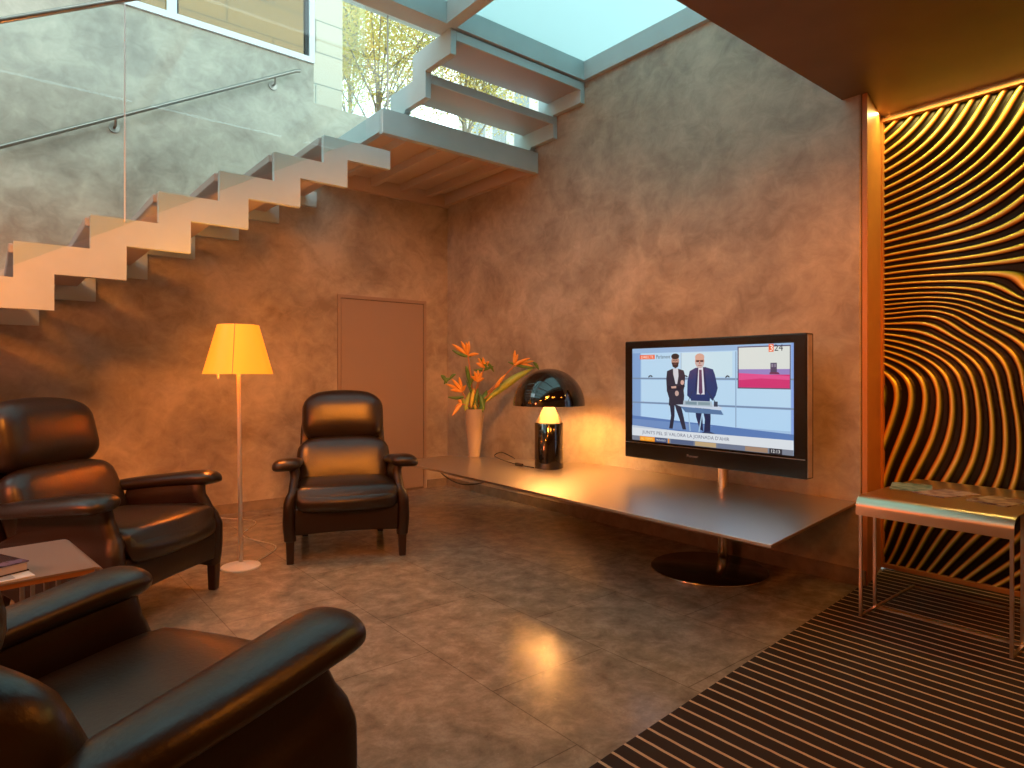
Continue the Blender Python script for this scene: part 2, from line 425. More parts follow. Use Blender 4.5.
TVX = 3.25; TVY0, TVY1 = 1.589, 2.805; TVZ0, TVZ1 = .555, 1.313
TW, TH = TVY1-TVY0, TVZ1-TVZ0
tv = thing('television', 'large black flat television showing two suited men at a lectern on a steel pole stand', 'television', (TVX, 0, 0))
# local frame: u runs right as the viewer sees it, v up
def tvp(u, v, d): return (d, TVY1-u*TW, TVZ0+v*TH)
body = MB(); body.box(0, .075, TVY0, TVY1, TVZ0, TVZ1); 
body.build('bezel', M['blackpl'], tv, bevel=.008)
MB().box(.004, .05, TVY0-.004, TVY0, TVZ0+.01, TVZ1-.01).build('side_trim', M['chrome'], tv)
MB().box(-.002, .0, TVY0+.01, TVY1-.01, TVZ0+.1, TVZ0+.103).build('bezel_line', M['steel'], tv)

pal = {}
pm = []
def pc(r, g, b):
    k = (r, g, b)
    if k not in pal: pal[k] = len(pm); pm.append(flatmat('screen_%d_%d_%d' % k, srgb(r, g, b), 1.0))
    return pal[k]
scr = MB(); lay = [0]
U0, U1, V0, V1 = .0585, .941, .155, .935
yt = [1.0, 0.0]
def sp2(x, y):       # picture coordinates 0..1000 x 0..560, y down
    f = (35+735*x/1000)/830; u = f*4.229/(3.286+f*(4.229-3.286)); v = V1-(V1-V0)*(y*yt[0]+yt[1])/560
    return u, v
def poly2(pts, c, step=1):
    lay[0] += step
    scr.cur = pc(*c); d = -.0012-lay[0]*.00003
    scr.add([tvp(*sp2(x, y), d) for x, y in pts], [tuple(range(len(pts)))])
def rect(x0, y0, x1, y1, c): poly2([(x0, y0), (x1, y0), (x1, y1), (x0, y1)], c)
def disc(cx, cy, rx, ry, c, n=16, a0=0, a1=2*PI): poly2([(cx+rx*math.cos(a0+(a1-a0)*k/n), cy+ry*math.sin(a0+(a1-a0)*k/n)) for k in range(n)], c)
def text2(s, x, y, w, h, c):
    cu = bpy.data.curves.new('t', 'FONT'); cu.body = s; cu.size = 1; cu.resolution_u = 2
    ob = bpy.data.objects.new('t', cu); COL.objects.link(ob)
    dg = bpy.context.evaluated_depsgraph_get(); me = bpy.data.meshes.new_from_object(ob.evaluated_get(dg))
    vs = [(v.co.x, v.co.y) for v in me.vertices]; fs = [tuple(p.vertices) for p in me.polygons]
    bpy.data.objects.remove(ob); bpy.data.curves.remove(cu); bpy.data.meshes.remove(me)
    if not vs: return
    x0 = min(v[0] for v in vs); x1 = max(v[0] for v in vs); y0 = min(v[1] for v in vs); y1 = max(v[1] for v in vs)
    lay[0] += 1; scr.cur = pc(*c); d = -.0012-lay[0]*.00003
    scr.add([tvp(*sp2(x+(a-x0)/(x1-x0)*w, y+h-(b-y0)/(y1-y0)*h), d) for a, b in vs], fs)
rect(0, 0, 1000, 560, (158, 190, 222))
rect(0, 0, 50, 470, (128, 160, 205)); rect(0, 0, 1000, 28, (150, 180, 215)); rect(985, 0, 1000, 470, (130, 160, 220))
ys = [30, 176, 190, 325, 335, 470]
for (a, b, c, d2) in ((55, 30, 980, 176), (55, 190, 980, 322)):
    rect(a, b, c, d2, (182, 213, 236))
rect(55, 335, 980, 440, (176, 210, 238))
rect(300, 34, 620, 170, (198, 222, 232))
rect(0, 178, 1000, 186, (120, 140, 165)); rect(0, 324, 1000, 333, (118, 140, 170)); rect(638, 34, 645, 440, (140, 165, 195)); rect(300, 34, 304, 330, (150, 175, 200))
poly2([(0, 410), (1000, 455), (1000, 505), (0, 485)], (88, 122, 178))
poly2([(0, 430), (500, 440), (420, 480), (0, 470)], (108, 140, 190))
for x in (112, 330, 590): disc(x, 176, 14, 14, (40, 44, 52), 14, PI, 2*PI); disc(x, 177, 7, 8, (170, 195, 220), 12, PI, 2*PI)
# inset picture
rect(652, 10, 982, 232, (92, 84, 110)); rect(659, 16, 976, 130, (216, 220, 214)); rect(659, 130, 976, 158, (150, 130, 190))
rect(659, 158, 976, 226, (205, 52, 112)); poly2([(659, 150), (976, 165), (976, 185), (800, 178), (659, 188)], (222, 80, 140))
rect(856, 98, 896, 146, (82, 70, 96)); rect(862, 104, 874, 120, (140, 130, 150)); rect(880, 104, 890, 120, (140, 130, 150)); poly2([(852, 146), (905, 146), (915, 156), (850, 156)], (110, 50, 80))
rect(845, 2, 876, 42, (236, 96, 44)); text2('3', 851, 6, 20, 32, (245, 235, 220)); text2('24', 880, 6, 54, 32, (50, 52, 62))
yt[0] = .93; yt[1] = 27
# man on the left: grey jacket, arms folded
J1 = (48, 46, 60)
poly2([(232, 330), (262, 328), (262, 400), (250, 480), (228, 480), (240, 400)], (42, 44, 62))
poly2([(262, 328), (300, 326), (318, 400), (334, 478), (312, 480), (290, 410), (272, 360)], (44, 46, 64))
poly2([(215, 120), (240, 108), (258, 103), (282, 104), (318, 116), (328, 150), (324, 210), (318, 240), (322, 270), (318, 330), (226, 336), (228, 290), (214, 245), (210, 170)], J1)
poly2([(252, 104), (284, 104), (286, 150), (278, 200), (268, 200), (254, 140)], (205, 205, 212))
poly2([(222, 215), (250, 206), (300, 212), (322, 196), (326, 214), (300, 238), (250, 234), (226, 240)], (38, 36, 50))
poly2([(240, 216), (272, 212), (272, 226), (244, 228)], (200, 160, 145)); disc(310, 190, 11, 15, (205, 165, 150)); disc(276, 258, 12, 17, (190, 160, 150))
disc(266, 58, 24, 36, (178, 138, 122)); disc(266, 28, 25, 18, (44, 38, 40)); poly2([(244, 66), (288, 66), (284, 92), (268, 102), (250, 92)], (52, 40, 42))
rect(253, 50, 263, 54, (40, 32, 34)); rect(269, 50, 279, 54, (40, 32, 34)); poly2([(264, 54), (268, 54), (270, 68), (262, 68)], (160, 118, 104)); rect(256, 74, 276, 78, (120, 76, 74))
# man on the right: navy jacket at the lectern
J2 = (38, 56, 104)
poly2([(385, 320), (428, 320), (436, 420), (440, 480), (418, 470), (396, 400)], (36, 44, 78)); poly2([(430, 320), (484, 320), (486, 400), (482, 492), (444, 492), (450, 410)], (34, 42, 76))
poly2([(356, 120), (392, 100), (452, 96), (500, 110), (512, 140), (530, 220), (518, 262), (498, 296), (482, 280), (478, 330), (366, 326), (362, 290), (340, 270), (342, 180)], J2)
poly2([(400, 100), (444, 98), (448, 260), (398, 260)], (214, 216, 226)); poly2([(414, 112), (430, 112), (436, 250), (422, 262), (412, 250)], (96, 62, 92))
poly2([(400, 100), (410, 98), (400, 262), (390, 230)], (28, 42, 84)); poly2([(438, 98), (450, 98), (462, 230), (450, 262)], (28, 42, 84))
disc(418, 62, 29, 40, (202, 150, 132)); disc(418, 36, 29, 22, (206, 160, 142)); poly2([(392, 66), (446, 66), (440, 92), (422, 104), (402, 96)], (190, 172, 168))
rect(396, 54, 415, 66, (70, 50, 56)); rect(421, 54, 441, 66, (70, 50, 56)); rect(414, 56, 422, 59, (70, 50, 56)); poly2([(414, 64), (421, 64), (424, 78), (412, 78)], (182, 128, 112)); rect(406, 84, 430, 88, (150, 80, 80))
# lectern
poly2([(272, 328), (500, 318), (560, 334), (548, 348), (300, 338)], (196, 208, 224)); poly2([(300, 338), (550, 350), (566, 376), (330, 372)], (88, 118, 158))
poly2([(318, 300), (492, 300), (498, 332), (314, 330)], (170, 186, 198)); rect(330, 306, 400, 324, (120, 144, 156)); rect(408, 306, 482, 324, (130, 152, 160))
poly2([(345, 372), (352, 372), (362, 486), (356, 486)], (160, 190, 215)); poly2([(436, 374), (430, 374), (410, 486), (418, 486)], (160, 190, 215))
poly2([(458, 232), (461, 230), (520, 306), (516, 308)], (50, 56, 70)); poly2([(372, 240), (375, 240), (348, 306), (345, 306)], (50, 56, 70)); rect(506, 300, 530, 330, (60, 66, 84))
poly2([(430, 488), (480, 478), (545, 500), (460, 505)], (50, 62, 96))
# captions
yt[0] = 1.0; yt[1] = 0
poly2([(0, 470), (1000, 512), (1000, 532), (0, 508)], (190, 202, 216))
rect(0, 484, 1000, 532, (214, 220, 226))
text2("JUNTS PEL S\u00cd VALORA LA JORNADA D'AHIR", 62, 492, 540, 30, (92, 98, 122))
rect(0, 532, 1000, 560, (120, 126, 140)); rect(48, 533, 140, 560, (240, 150, 40)); text2('EL TEMPS', 58, 539, 72, 14, (250, 220, 120))
rect(140, 533, 215, 560, (60, 72, 108)); text2('PREVISI\u00d3', 148, 539, 60, 14, (210, 216, 226)); rect(222, 533, 230, 560, (240, 150, 40))
rect(240, 534, 380, 558, (84, 98, 130)); rect(390, 534, 520, 558, (186, 160, 120)); rect(530, 534, 700, 558, (110, 120, 142)); rect(700, 534, 840, 558, (160, 132, 110))
rect(850, 532, 930, 560, (52, 52, 60)); text2('12:13', 862, 538, 54, 16, (225, 225, 225))
rect(48, 40, 140, 66, (236, 96, 44)); text2('DIRECTE', 56, 45, 76, 16, (250, 236, 224)); text2('Parlament', 150, 42, 86, 22, (70, 74, 84))
scr.build('screen', pm, tv)
tb = MB(); scr_save = scr
# maker's word on the lower bezel
def bezel_text(s, u0, v0, w, h, m, name):
    cu = bpy.data.curves.new('t', 'FONT'); cu.body = s; cu.size = 1; cu.resolution_u = 2
    ob = bpy.data.objects.new('t', cu); COL.objects.link(ob)
    dg = bpy.context.evaluated_depsgraph_get(); me = bpy.data.meshes.new_from_object(ob.evaluated_get(dg))
    vs = [(v.co.x, v.co.y) for v in me.vertices]; fs = [tuple(p.vertices) for p in me.polygons]
    bpy.data.objects.remove(ob); bpy.data.curves.remove(cu); bpy.data.meshes.remove(me)
    x0 = min(v[0] for v in vs); x1 = max(v[0] for v in vs); y0 = min(v[1] for v in vs); y1 = max(v[1] for v in vs)
    q = MB(); q.add([tvp(u0+(a-x0)/(x1-x0)*w, v0+(b-y0)/(y1-y0)*h, -.0015) for a, b in vs], fs)
    return q.build(name, m, tv)
bezel_text('Pioneer', .40, .062, .065, .02, M['steel'], 'maker_mark')

sd = thing('television_stand', 'steel pole on a round dark floor disc carrying the television through the shelf', 'stand', (3.13, 2.09, 0))
MB().lathe([(0.30, 0), (.315, .003), (.315, .012), (.31, .016), (.001, .016)], n=72).build('base_disc', M['discm'], sd, auto=40)
MB().lathe([(.3155, .002), (.3175, .006), (.3155, .011)], n=72, cap=False).build('disc_rim', M['jamb'] if 0 else M['chrome'], sd, smooth=True)
MB().lathe([(.031, .0165), (.031, 1.0), (.001, 1.0)], (.248, -.005 + .07, 0), 28).build('pole', M['chrome'], sd, auto=40)
MB().box(.197, .2165, -.14, .27, .86, .96).build('tv_bracket', M['blackpl'], sd)

# wall socket under the shelf
so = thing('wall_socket', 'small square wall socket with a red insert under the steel shelf', 'socket', (XR, 1.84, .255))
MB().box(-.008, 0, -.045, .045, -.045, .045).build('plate', M['ceramic'], so, bevel=.003)
MB().box(-.013, -.008, -.022, .022, -.02, .024).build('insert', M['red'], so)

# ------------------------------------------------------------------ mushroom table lamp
tl = thing('mushroom_table_lamp', 'glossy black mushroom-shaped table lamp glowing beneath its dome on the steel shelf', 'lamp', (3.086, 3.367, ZSH))
MB().lathe([(.099, 0), (.103, .004), (.103, .318), (.099, .323), (.001, .323)], n=48).build('cylinder_body', M['blackgl'], tl, auto=40)
conem = mat('lit_cone', (.30, .23, .18), .3, .7)
MB().lathe([(.096, .324), (.018, .472), (.001, .472)], n=40).build('cone', conem, tl, auto=50)
R = .257; prof = []
for k in range(25):
    a = PI/2*k/24
    prof.append((max(R*math.cos(a), .001), .445+.262*math.sin(a)))
prof_in = [(max((R-.004)*math.cos(PI/2*k/24), .001), .445+.258*math.sin(PI/2*k/24)) for k in range(24, -1, -1)]
b = MB(); n = 56
b.lathe(prof, n=n, cap=False); b.build('dome', M['blackgl'], tl, smooth=True)
b = MB(); b.lathe(prof_in, n=n, cap=False); b.build('dome_lining', mat('white_lining', (.8, .75, .68), .5), tl, smooth=True)
bulbm = mat('bulb', (1, .8, .5), .4, emis=(1, .55, .2), es=6)
for a in (0, 2.1, 4.2):
    MB().lathe([(.004, -.018), (.012, -.012), (.016, 0), (.012, .012), (.001, .018)], (.085*math.cos(a), .085*math.sin(a), .50), 12).build('bulb', bulbm, tl, smooth=True)
lc = catmull([(2.99, 3.42, ZSH+.004), (2.96, 3.55, ZSH+.012), (3.02, 3.80, ZSH+.012), (3.10, 4.02, ZSH+.02), (3.20, 4.06, ZSH+.035), (3.22, 3.96, ZSH+.01), (3.19, 3.88, ZSH+.004)], 8)
b = MB().tube([(p.x-3.086, p.y-3.367, p.z-ZSH) for p in lc], .004, 8); b.build('cord', M['cable_b'], tl, smooth=True)
MB().obox((2.97-3.086, 3.56-3.367, .012), (.009, 0, 0), (0, .04, 0), (0, 0, .01)).build('cord_switch', M['blackpl'], tl, bevel=.003)
b = MB().tube(catmull([(2.76-3.086, 4.32-3.367+.05, -.018), (2.66-3.086, 4.1-3.367, -.09), (2.62-3.086, 3.75-3.367, -.12), (2.70-3.086, 3.45-3.367, -.05), (2.78-3.086, 3.40-3.367, -.018)], 8), .004, 8)
b.build('hanging_cord', M['cable_b'], tl, smooth=True)

# ------------------------------------------------------------------ vase and flowers
vx, vy = 3.03, 4.20
va = tag(MB().lathe([(.044, 0), (.048, .004), (.055, .08), (.066, .18), (.074, .29), (.076, .36), (.072, .385), (.066, .385), (.062, .30), (.04, .02), (.001, .02)], n=40).build('flower_vase', M['ceramic'], auto=60), 'tall tapering beige vase of orange flowers on the steel shelf near the corner', 'vase')
va.location = (vx, vy, ZSH)
orange = mat('orange_petal', (.80, .30, .03), .5, noise=(20, (.85, .42, .08), .3, .7))
green = mat('green_leaf', (.06, .16, .03), .45, noise=(20, (.12, .24, .04), .3, .7))
lime = mat('lime_leaf', (.42, .48, .08), .5, noise=(20, (.28, .40, .06), .3, .7))
yell = mat('yellow_stalk', (.62, .45, .04), .5)
brown = mat('brown_stem', (.42, .17, .06), .55)
T0 = 5.19
def fp(px, py, dt=0.): return at(px, py, T0+dt)
def blade(b, p0, p1, w, curl=Vector((0, 0, 0)), n=8, th=.0016):
    """a leaf or petal: lens outline with thickness, folded along its midrib"""
    p0 = Vector(p0); p1 = Vector(p1); d = (p1-p0); side = d.cross(Vector((FX, FY, 0))).normalized()
    nrm = d.cross(side).normalized(); rs = []
    for k in range(n+1):
        t = k/n; c = p0+d*t+curl*math.sin(PI*t); ww = w*(math.sin(PI*min(1, t*.92+.06)))**.8
        rs.append([c-side*ww+nrm*ww*.35, c+nrm*th, c+side*ww+nrm*ww*.35, c-nrm*th])
    b.rings(rs)
vtop = Vector((vx, vy, ZSH+.37))
def flower(idx, hx, hy, tips, dt, base=(473, 412), stem_m=None, label=None, bract=None, leafs=()):
    t = thing('bird_of_paradise_flower', label, 'flower', (vx, vy, ZSH), 0, 'orange flowers standing in the beige vase')
    org = Vector((vx, vy, ZSH))
    h = fp(hx, hy, dt)-org
    b0 = Vector((random.uniform(-.015, .015), random.uniform(-.015, .015), .20))
    mid = fp(base[0], base[1], dt*.3)-org
    lift = Vector((random.uniform(-.02, .02), random.uniform(-.02, .02), 0))
    MB().tube(catmull([b0, Vector((mid.x*.6, mid.y*.6, .39)), (mid*.5+h*.5)+lift*.5+Vector((0, 0, .02)), h], 6), .006, 8).build('stem', stem_m or brown, t, smooth=True)
    for (tx, ty) in tips:
        q = MB(); blade(q, h, fp(tx, ty, dt+random.uniform(-.05, .05))-org, .014, Vector((0, 0, .006)))
        q.build('petal', orange, t, smooth=True)
    if bract:
        q = MB(); a, c = bract; blade(q, fp(a[0], a[1], dt)-org, fp(c[0], c[1], dt)-org, .013, Vector((0, 0, -.012))); q.build('bract', green, t, smooth=True)
    for (p, q_, w, m) in leafs:
        g = MB(); blade(g, fp(p[0], p[1], dt-.02)-org, fp(q_[0], q_[1], dt)-org, w, Vector((0, 0, .01))); g.build('leaf', m, t, smooth=True)
flower(0, 468, 356, [(452, 344), (461, 341), (466, 342), (469, 341), (479, 354)], .02, label='topmost left orange flower with spiky upright petals in the beige vase', bract=((452, 350), (472, 357)))
flower(1, 484, 368, [(478, 358), (483, 357), (489, 361), (476, 363)], .08, label='small orange flower just below and right of the topmost left bloom', bract=((474, 370), (494, 366)), leafs=[((486, 362), (494, 372), .012, green), ((488, 370), (480, 358), .012, green)])
flower(2, 478, 382, [(474, 371), (478, 370), (482, 372), (471, 376), (484, 378)], -.04, label='middle orange flower just above the mouth of the beige vase', leafs=[((466, 366), (470, 386), .016, green), ((470, 386), (476, 372), .012, green)])
flower(3, 462, 392, [(446, 384), (452, 379), (459, 377), (466, 385), (450, 390)], -.02, label='lower left orange flower beside small dark round leaves', bract=((448, 397), (466, 396)), leafs=[((447, 383), (441, 375), .016, green), ((449, 380), (456, 374), .012, green), ((444, 384), (450, 378), .014, green)])
flower(4, 514, 366, [(515, 350), (518, 354), (524, 360), (534, 361), (533, 366), (530, 358)], .05, label='orange flower leaning far right above the long pale leaf', bract=((508, 362), (537, 368)), leafs=[((533, 362), (539, 370), .013, green)])
flower(5, 495, 388, [(506, 374), (503, 378), (500, 384)], -.03, base=(480, 408), label='orange bud on the slanting stem beside the long pale leaf')
flower(6, 462, 404, [(452, 416), (455, 408), (458, 400)], -.05, label='drooping orange bud hanging over the left rim of the vase')
lf_ = thing('long_leaf', 'long broad lime green leaf pointing up to the right from the vase', 'leaf', (vx, vy, ZSH))
org = Vector((vx, vy, ZSH))
q = MB(); blade(q, fp(484, 402)-org, fp(533, 368, .08)-org, .032, Vector((0, 0, .02)), 14); q.build('blade', lime, lf_, smooth=True)
q = MB(); q.tube([Vector((.01, 0, .2)), fp(484, 402)-org+Vector((0, 0, -.01)), fp(492, 396)-org], .006, 8); q.build('stalk', yell, lf_, smooth=True)
fo = thing('foliage_sprig', 'bunch of glossy green and yellow leaves around the mouth of the vase', 'leaves', (vx, vy, ZSH))
for (a, c, w, m) in (((474, 412), (478, 388), .020, green), ((480, 412), (487, 390), .024, green), ((484, 410), (480, 394), .022, green), ((465, 411), (470, 392), .018, lime), ((468, 414), (462, 398), .018, lime), ((471, 408), (474, 388), .016, yell), ((476, 410), (472, 396), .016, yell), ((483, 412), (478, 402), .014, green), ((478, 408), (466, 380), .012, green)):
    q = MB(); blade(q, fp(*a, -.06)-org, fp(*c, random.uniform(-.06, .04))-org, w, Vector((0, 0, .01))); q.build('leaf', m, fo, smooth=True)
q = MB()
for k in range(5): q.tube([(0, 0, .2), (math.cos(k*1.3)*.04, math.sin(k*1.3)*.04, .40)], .004, 6)
q.build('stems', green, fo, smooth=True)

# ------------------------------------------------------------------ floor lamp
fx, fy = 1.108, 3.803
ll = thing('floor_lamp', 'slim standing floor lamp with a glowing yellow tapered shade', 'lamp', (fx, fy, 0))
MB().lathe([(.106, 0), (.108, .004), (.104, .010), (.03, .018), (.018, .03), (.001, .03)], n=48).build('base', M['white'], ll, auto=40)
lean = Vector((-.015*RX, -.015*RY, 0))
MB().tube([(0, 0, .025), (lean.x, lean.y, 1.2)], .0115, 16).build('pole', M['alu'], ll, auto=60)
shm = bpy.data.materials.new('glowing_yellow_shade'); shm.use_nodes = True
nt = shm.node_tree; bb = nt.nodes['Principled BSDF']; bb.inputs['Base Color'].default_value = (.75, .36, .05, 1); bb.inputs['Roughness'].default_value = .4
bb.inputs['Emission Color'].default_value = (1.0, .29, .01, 1); bb.inputs['Emission Strength'].default_value = .9
shp = []
for r, z in ((.195, 1.106), (.113, 1.385)): shp.append((r, z))
b = MB(); b.lathe([(.187, 1.10), (.111, 1.378), (.108, 1.378), (.184, 1.10)], (lean.x, lean.y, 0), 48, cap=False)
b.add([], []); b.build('lamp_shade', shm, ll, auto=50)
sv = at(257, 373, 3.45)
seam_a = math.atan2(-FY+.25*RY, -FX+.25*RX)
q = MB(); ca, sa = math.cos(seam_a), math.sin(seam_a)
q.tube([(lean.x+.188*ca, lean.y+.188*sa, 1.101), (lean.x+.1125*ca, lean.y+.1125*sa, 1.377)], .0016, 6); q.build('shade_seam', M['ceramic'], ll)
q = MB(); q.tube([(lean.x-.115*RX, lean.y-.115*RY, 1.13), (lean.x-.115*RX, lean.y-.115*RY, 1.075)], .007, 10); q.build('pull_rod', M['alu'], ll, auto=50)
q = MB()
for a in (0, 2.1, 4.2): q.tube([(lean.x, lean.y, 1.36), (lean.x+.112*math.cos(a), lean.y+.112*math.sin(a), 1.378)], .002, 6)
q.build('shade_spider', M['alu'], ll)
q = MB(); q.lathe([(.012, 1.18), (.028, 1.21), (.032, 1.25), (.02, 1.28), (.001, 1.285)], (lean.x, lean.y, 0), 16); q.build('bulb', mat('lamp_bulb', (1, .8, .5), .4, emis=(1, .6, .22), es=8), ll, smooth=True)
q = MB(); q.tube(catmull([(.09, .03, .006), (.3, .3, .004), (.22, .72, .004), (.42, 1.1, .004), (.20, 1.46, .01), (.13, 1.495, .12), (.10, 1.497, .26)], 10), .0032, 6)
q.build('cord', M['cable_w'], ll, smooth=True)
s2 = thing('wall_outlet', 'small white wall outlet low behind the pole of the floor lamp', 'socket', (1.22, YB, .275))
MB().box(-.05, .05, -.010, 0, -.032, .032).build('plate', M['white'], s2, bevel=.003)
MB().box(-.02, .02, -.03, -.010, -.02, .02).build('plug', M['white'], s2, bevel=.004)

# ------------------------------------------------------------------ armchairs
def rbox(w, d, h, r, n=10, puff=None, fn=None):
    """rounded box of half sizes w,d,h"""
    b = MB(); r = min(r, w, d, h)
    def P(p):
        q = Vector((p[0]*w, p[1]*d, p[2]*h)); c = Vector((max(-w+r, min(w-r, q.x)), max(-d+r, min(d-r, q.y)), max(-h+r, min(h-r, q.z))))
        e = q-c
        if e.length > 1e-9: q = c+e.normalized()*r
        if puff:
            nx, ny, nz = q.x/w, q.y/d, q.z/h
            q.x *= 1+puff[0]*(1-ny*ny)*(1-nz*nz); q.y *= 1+puff[1]*(1-nx*nx)*(1-nz*nz); q.z *= 1+puff[2]*(1-nx*nx)*(1-ny*ny)
        return fn(q) if fn else q
    g = [math.sin((-1+2*i/n)*PI/2*.98)/math.sin(PI/2*.98) for i in range(n+1)]
    for ax in range(3):
        for sgn in (-1, 1):
            vs = []
            for i in range(n+1):
                for j in range(n+1):
                    p = [0, 0, 0]; p[ax] = sgn; p[(ax+1) % 3] = g[i]; p[(ax+2) % 3] = g[j]
                    vs.append(P(p))
            fs = [(i*(n+1)+j, (i+1)*(n+1)+j, (i+1)*(n+1)+j+1, i*(n+1)+j+1) for i in range(n) for j in range(n)]
            b.add(vs, fs)
    return b
def weld(o, d=.0004):
    bm = bmesh.new(); bm.from_mesh(o.data); bmesh.ops.remove_doubles(bm, verts=bm.verts, dist=d); bmesh.ops.recalc_face_normals(bm, faces=bm.faces)
    bm.to_mesh(o.data); bm.free()
    for p in o.data.polygons: p.use_smooth = True
    return o

def make_chair():
    c = thing('leather_armchair', 'x', 'armchair')
    L = M['leather']; L2 = M['leather2']
    # seat cushion
    def seat_fn(q):
        y = q.y; q = q.copy()
        q.z += .09*(y+.31)*.62 if y < .31 else 0
        if q.y > .18: q.z -= ((q.y-.18)**2)*.9
        if y > .1: q.y += .045*(1-(q.x/.3)**2)*(y-.1)/.22-.02
        k = 1-.07*max(0, -(y)/.31); q.x *= k
        return Vector((q.x, q.y-.31+.012, q.z+.362))
    weld(rbox(.300, .325, .060, .052, 12, (.0, .03, .16), seat_fn).build('seat', L, c))
    # front apron, curved lower edge
    ap = []
    n = 16
    for k in range(n+1):
        x = -.296+.592*k/n; zb_ = .165+.012*math.sin(PI*k/n); yf = -.012+.012*math.sin(PI*k/n)
        ap.append([(x, yf, zb_), (x, yf+.004, .29), (x, yf-.004, .325), (x, yf-.05, .325), (x, yf-.05, zb_)])
    MB().rings(ap).build('front_apron', L2, c, bevel=.008, auto=50)
    MB().box(-.29, .29, -.62, -.062, .17, .262).build('seat_base', L2, c, bevel=.02)
    # backrest pads. tilt frame: a goes up the back
    def backfn(y0, z0, tilt, wt, drop=0, hw=.3):
        ca, sa = math.cos(tilt), math.sin(tilt)
        def fn(q):
            q = q.copy(); q.z -= drop*min(1, abs(q.x)/hw)**3*(1 if q.z > 0 else 0); q.x *= wt(q.z)
            zz = q.z; yy = q.y-.035*(q.x/.28)**2*-1*.6
            return Vector((q.x, y0+yy*ca-zz*sa, z0+yy*sa+zz*ca))
        return fn
    weld(rbox(.305, .074, .195, .070, 12, (.0, .30, .04), backfn(-.605, .487, math.radians(22), lambda z: 1.0-.13*max(0, z/.195)**3, .03, .305)).build('back_cushion', L, c))
    weld(rbox(.272, .090, .166, .086, 12, (.0, .22, .06), backfn(-.735, .815, math.radians(15), lambda z: 1.0-.16*max(0, z/.166)**3, .03, .272)).build('headrest', L, c))
    weld(rbox(.285, .03, .37, .029, 12, None, backfn(-.755, .565, math.radians(18), lambda z: 1.0-.18*max(0, z/.37)**3, .03, .285)).build('back_shell', L2, c))
    # sides
    yf = [(.13, -.005), (.20, .0), (.33, .004), (.39, -.010), (.45, -.045), (.50, -.070), (.54, -.074), (.57, -.066)]
    yb = [(.13, -.50), (.2, -.60), (.36, -.63), (.41, -.60), (.45, -.53), (.57, -.52)]
    xc = [(.13, .322), (.24, .330), (.34, .326), (.42, .306), (.50, .298), (.57, .312)]
    for s in (-1, 1):
        zs = [.13+.44*k/22 for k in range(23)]; rs = []
        for z in zs:
            a = interp(yf, z); b_ = interp(yb, z); x = interp(xc, z); th = .026 if z < .36 else .020
            fr = .034 if z < .4 else .026
            prof = [(a-.006, -fr*.6), (a+.0, 0), (a-.006, fr*.6), (a-.022, fr), (a-.06, fr), (a-.085, th), (a-.2, th), (b_+.02, th), (b_, th*.5), (b_, -th*.5), (b_+.02, -th), (a-.2, -th), (a-.085, -th), (a-.06, -fr), (a-.022, -fr)]
            rs.append([(s*(x+dx), y, z-max(0, -y-.15)*.13*(z/.57)**2) for y, dx in prof])
        o_ = MB().rings(rs).build('side_panel', L2, c, bevel=.006, auto=45)
        # arm pad, sweeps back and dips a little towards the back
        secs = []
        path = [(-.66, .50, .045, .022), (-.60, .515, .062, .030), (-.45, .535, .074, .034), (-.25, .555, .080, .036), (-.16, .566, .084, .040), (-.09, .568, .084, .040), (-.058, .568, .076, .034), (-.038, .567, .057, .022), (-.029, .566, .028, .009)]
        for (y, z, hw, hh) in path:
            ring = []
            for k in range(24):
                t = 2*PI*k/24; cx = math.copysign(abs(math.cos(t))**.75, math.cos(t)); sz = math.copysign(abs(math.sin(t))**.85, math.sin(t))
                dz = -.014*max(0, cx)**2
                ring.append((s*(.345+hw*cx), y, z+hh*sz+dz))
            secs.append(ring)
        # keep the back end running inward to meet the backrest
        for i, shift in ((0, -.05), (1, -.03), (2, -.008)):
            secs[i] = [(x+s*shift, y, z) for x, y, z in secs[i]]
        MB().rings(secs).build('armrest', L, c, smooth=True, sub=1)
        # legs
        MB().rings([[(s*.322+dx*w, -.036+dy*w, z) for dx, dy in ((-1, -1), (1, -1), (1, 1), (-1, 1))] for z, w in ((0, .018), (.005, .020), (.145, .024))]).build('leg', M['wood'], c, bevel=.006)
        MB().rings([[(s*.25+dx*w, -.62-dd+dy*w, z) for dx, dy in ((-1, -1), (1, -1), (1, 1), (-1, 1))] for z, w, dd in ((0, .018, .07), (.005, .020, .07), (.26, .026, 0))]).build('leg', M['wood'], c, bevel=.006)
    return c
def copy_tree(o, parent=None):
    c = o.copy(); COL.objects.link(c); c.parent = parent
    for ch in o.children: copy_tree(ch, c)
    return c
def face(v): return math.atan2(v[1], v[0])-PI/2
ch0 = make_chair()
G = 'black leather armchairs around the lounge'
spots = [((1.63, 3.525), (-.38, -.925), 'black leather armchair facing the viewer in front of the door in the back wall'),
         ((.667, 3.26), (.657, -.754), 'black leather armchair at the left behind the low table, left of the floor lamp'),
         ((.485, 1.63), (.906, .42), 'nearest black leather armchair in the lower left foreground seen from behind its side')]
for i, (p, v, lab) in enumerate(spots):
    c = ch0 if i == 0 else copy_tree(ch0)
    c.location = (p[0], p[1], 0); c.rotation_euler = (0, 0, face(v)); tag(c, lab, 'armchair', G)

